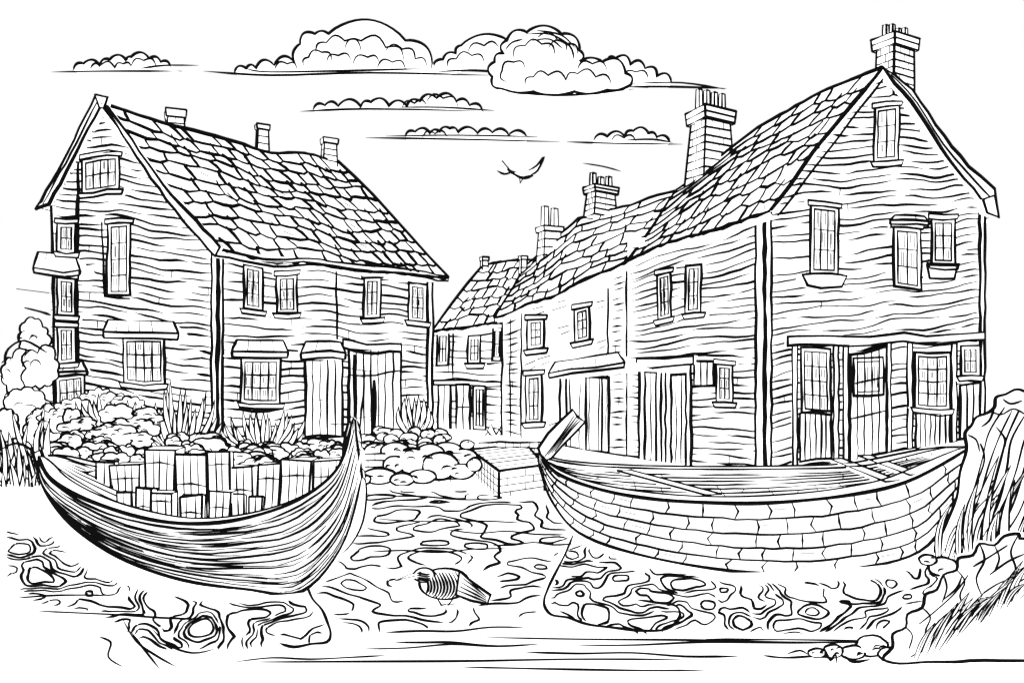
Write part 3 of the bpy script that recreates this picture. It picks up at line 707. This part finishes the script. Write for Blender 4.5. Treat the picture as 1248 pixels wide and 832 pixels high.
T.add('tail',tl,[tuple(range(6))],GLOW_PAPER); S(T,[p+Vector((0,-.02,0)) for p in tl],2.8,closed=True)
for k in (0,1,2,3): S(T,[P3(564-k*2,704+k*5,Yb-.3),P3(580,716+k*4,Yb-.26),P3(593,727+k*2,Yb-.22)],2.3)
for a in ((530,724,538,737),(554,727,546,737)): S(T,[P3(a[0],a[1],Yb-.15),P3(a[2],a[3],Yb-.15),P3(a[2]+8,a[3]-2,Yb-.15)],2.8)
T=Thing('seagull')
Yg=30
ell(T,'body',637,213,13,3.4,Yg,.5); S(T,[P3(u,v,Yg-.2) for u,v in ((618,206),(626,212),(637,217),(650,214))],3,sm=4)
for wg in ([(606,208),(614,212),(622,209),(612,197)],[(645,214),(655,208),(663,191),(654,202),(644,208)]):
    q=[P3(u,v,Yg-.1-.02*i) for i,(u,v) in enumerate(wg)]; T.add('wing',q,[tuple(range(len(q)))],GLOW_PAPER); S(T,q,2.2,sm=3)
S(T,[P3(612,196,Yg),P3(620,208,Yg),P3(632,211,Yg)],2.6,sm=3); S(T,[P3(633,216,Yg),P3(634,223,Yg),P3(638,217,Yg)],2.2)
# ================================================================= CLOUDS
def cloud(Y,base,bumps,inner=(),bul=.42,extra=(),solid=True):
    T=Thing('cloud'); pts=[]
    for i in range(len(bumps)-1):
        a=bumps[i];b=bumps[i+1]; dx,dy=b[0]-a[0],b[1]-a[1]
        for q in range(12):
            t=q/12; k=bul*math.sin(math.pi*t)**.8*(1 if len(a)<3 else a[2]); pts.append((a[0]+dx*t+dy*k,a[1]+dy*t-dx*k))
    pts.append(bumps[-1][:2])
    f=[P3(u,v,Y) for u,v in pts]; n=len(f); bk=[p+Vector((0,6,0)) for p in f]
    if solid: T.add('mass',f+bk,[tuple(range(n))]+[(i,(i+1)%n,n+(i+1)%n,n+i) for i in range(n)],GLOW_PAPER)
    S(T,[p+Vector((0,-.1,0)) for p in f],2.7,'outline_lines')
    S(T,[P3(u,v,Y-.2) for u,v in base],2.1,'outline_lines',sm=4,taper=.15)
    for l in inner:
        o=[]
        for i in range(len(l)-1):
            a=l[i];b=l[i+1];dx,dy=b[0]-a[0],b[1]-a[1]
            for q in range(6):
                t=q/6;k=.35*math.sin(math.pi*t); o.append((a[0]+dx*t+dy*k,a[1]+dy*t-dx*k))
        o.append(l[-1]); S(T,[P3(u,v,Y-.2) for u,v in o],1.9,'outline_lines')
    for l in extra: S(T,[P3(u,v,Y-.2) for u,v in l],1.9,'outline_lines',sm=4,taper=.15)
cloud(150,[(63,88),(130,87),(222,87)],[(90,86),(102,78),(122,81),(134,73),(154,74),(160,70),(182,72),(196,76),(208,82)],[[(110,84),(122,80),(140,83),(150,78),(160,82)],[(160,80),(175,74),(190,80)]],bul=.3,extra=[[(170,84),(200,80),(242,80)]])
cloud(160,[(248,87),(330,92),(450,89),(596,92)],[(286,89),(300,84),(312,84),(334,80),(360,78,.6),(366,54),(384,42,.6),(400,42,.6),(494,50,.75),(526,84)],[[(370,80),(376,70),(392,64),(404,74)],[(385,64),(398,52),(420,50),(440,62)],[(420,60),(440,50),(470,58),(492,74)],[(430,78),(448,70),(462,76)],[(470,62),(490,60),(506,72),(520,80)],[(335,84),(350,78),(362,84)],[(398,76),(412,68),(428,74)],[(460,82),(478,76),(494,84)]],bul=.38,extra=[[(300,84),(330,88),(440,86),(520,84)]])
cloud(165,[(530,88),(570,86),(610,88)],[(528,86),(540,73),(556,66),(562,56,.7),(622,52)],[[(545,82),(556,72),(575,68),(590,76)],[(570,64),(590,56),(608,58)]],bul=.28)
cloud(150,[(606,108),(640,114),(700,116),(772,109)],[(612,108),(600,94),(603,76),(614,66),(618,50,.8),(642,40,.6),(684,42,.8),(706,62),(706,76,.5),(734,76),(762,90),(768,104,.25),(740,110,.25),(700,112,.25),(650,112,.25),(612,108)],[[(640,104),(650,94),(668,92),(690,98),(704,90),(726,94),(745,102)],[(618,100),(612,86),(626,76),(640,84)],[(626,70),(640,56),(660,54),(676,66)],[(655,46),(680,50),(690,62)],[(668,60),(690,54),(704,66)],[(704,84),(722,78),(740,86)]],bul=.36,extra=[[(640,42),(670,42),(694,56),(700,74)],[(648,50),(670,48),(686,60)],[(615,62),(624,52),(638,48)],[(652,37),(684,43),(702,60)]])
cloud(158,[(766,106),(820,106),(886,108)],[(740,76),(750,72),(768,80),(786,84),(800,94),(818,102)],[[(760,96),(775,88),(790,96)]],extra=[[(770,102),(830,101),(884,109)]])
cloud(150,[(366,136),(450,133),(590,136)],[(382,134),(396,129),(412,130),(440,131),(452,125),(474,130),(496,130),(512,124),(532,120),(556,124),(572,129),(588,136)],[[(490,131),(505,126),(520,128)],[(520,124),(540,120),(558,130)]],bul=.32,extra=[[(480,131),(540,131),(602,135)]])
cloud(150,[(446,168),(560,170),(682,173)],[(494,167),(506,161),(524,163),(536,161),(548,157),(558,162),(582,163),(600,162),(620,165),(642,167)],[[(515,167),(530,163),(545,167)]],bul=.3,extra=[[(470,166),(560,165),(655,167)]])
cloud(150,[(691,173),(750,175),(832,176)],[(724,171),(740,167),(762,168),(772,160),(790,163),(800,168),(816,174)],[[(745,172),(760,168),(775,172)]],bul=.32,extra=[[(760,171),(795,170),(820,174)],[(710,199),(735,203),(757,209)]])
# ---------------------------------------------------------------- build
for t in THINGS: t.finish()
# ---------------------------------------------------------------- light, world, camera
w=bpy.data.worlds.new('World'); scene.world=w; w.use_nodes=True
bg=w.node_tree.nodes['Background']; bg.inputs['Color'].default_value=(1,1,1,1); bg.inputs['Strength'].default_value=1.0
sd=bpy.data.lights.new('sun','SUN'); sd.energy=2; sd.angle=math.radians(.5); sd.color=(1,.98,.95)
so=bpy.data.objects.new('sun',sd); so.rotation_euler=(math.radians(45),math.radians(10),math.radians(-20)); scene.collection.objects.link(so)
cd=bpy.data.cameras.new('camera'); co=bpy.data.objects.new('camera',cd); scene.collection.objects.link(co)
co.location=(0,0,EYE); co.rotation_euler=(math.radians(90),0,0); cd.sensor_width=36; cd.lens=36*F/1248; cd.shift_y=34/1248; cd.clip_end=2000
scene.camera=co
scene.view_settings.view_transform='Standard'; scene.view_settings.look='None'; scene.view_settings.exposure=0
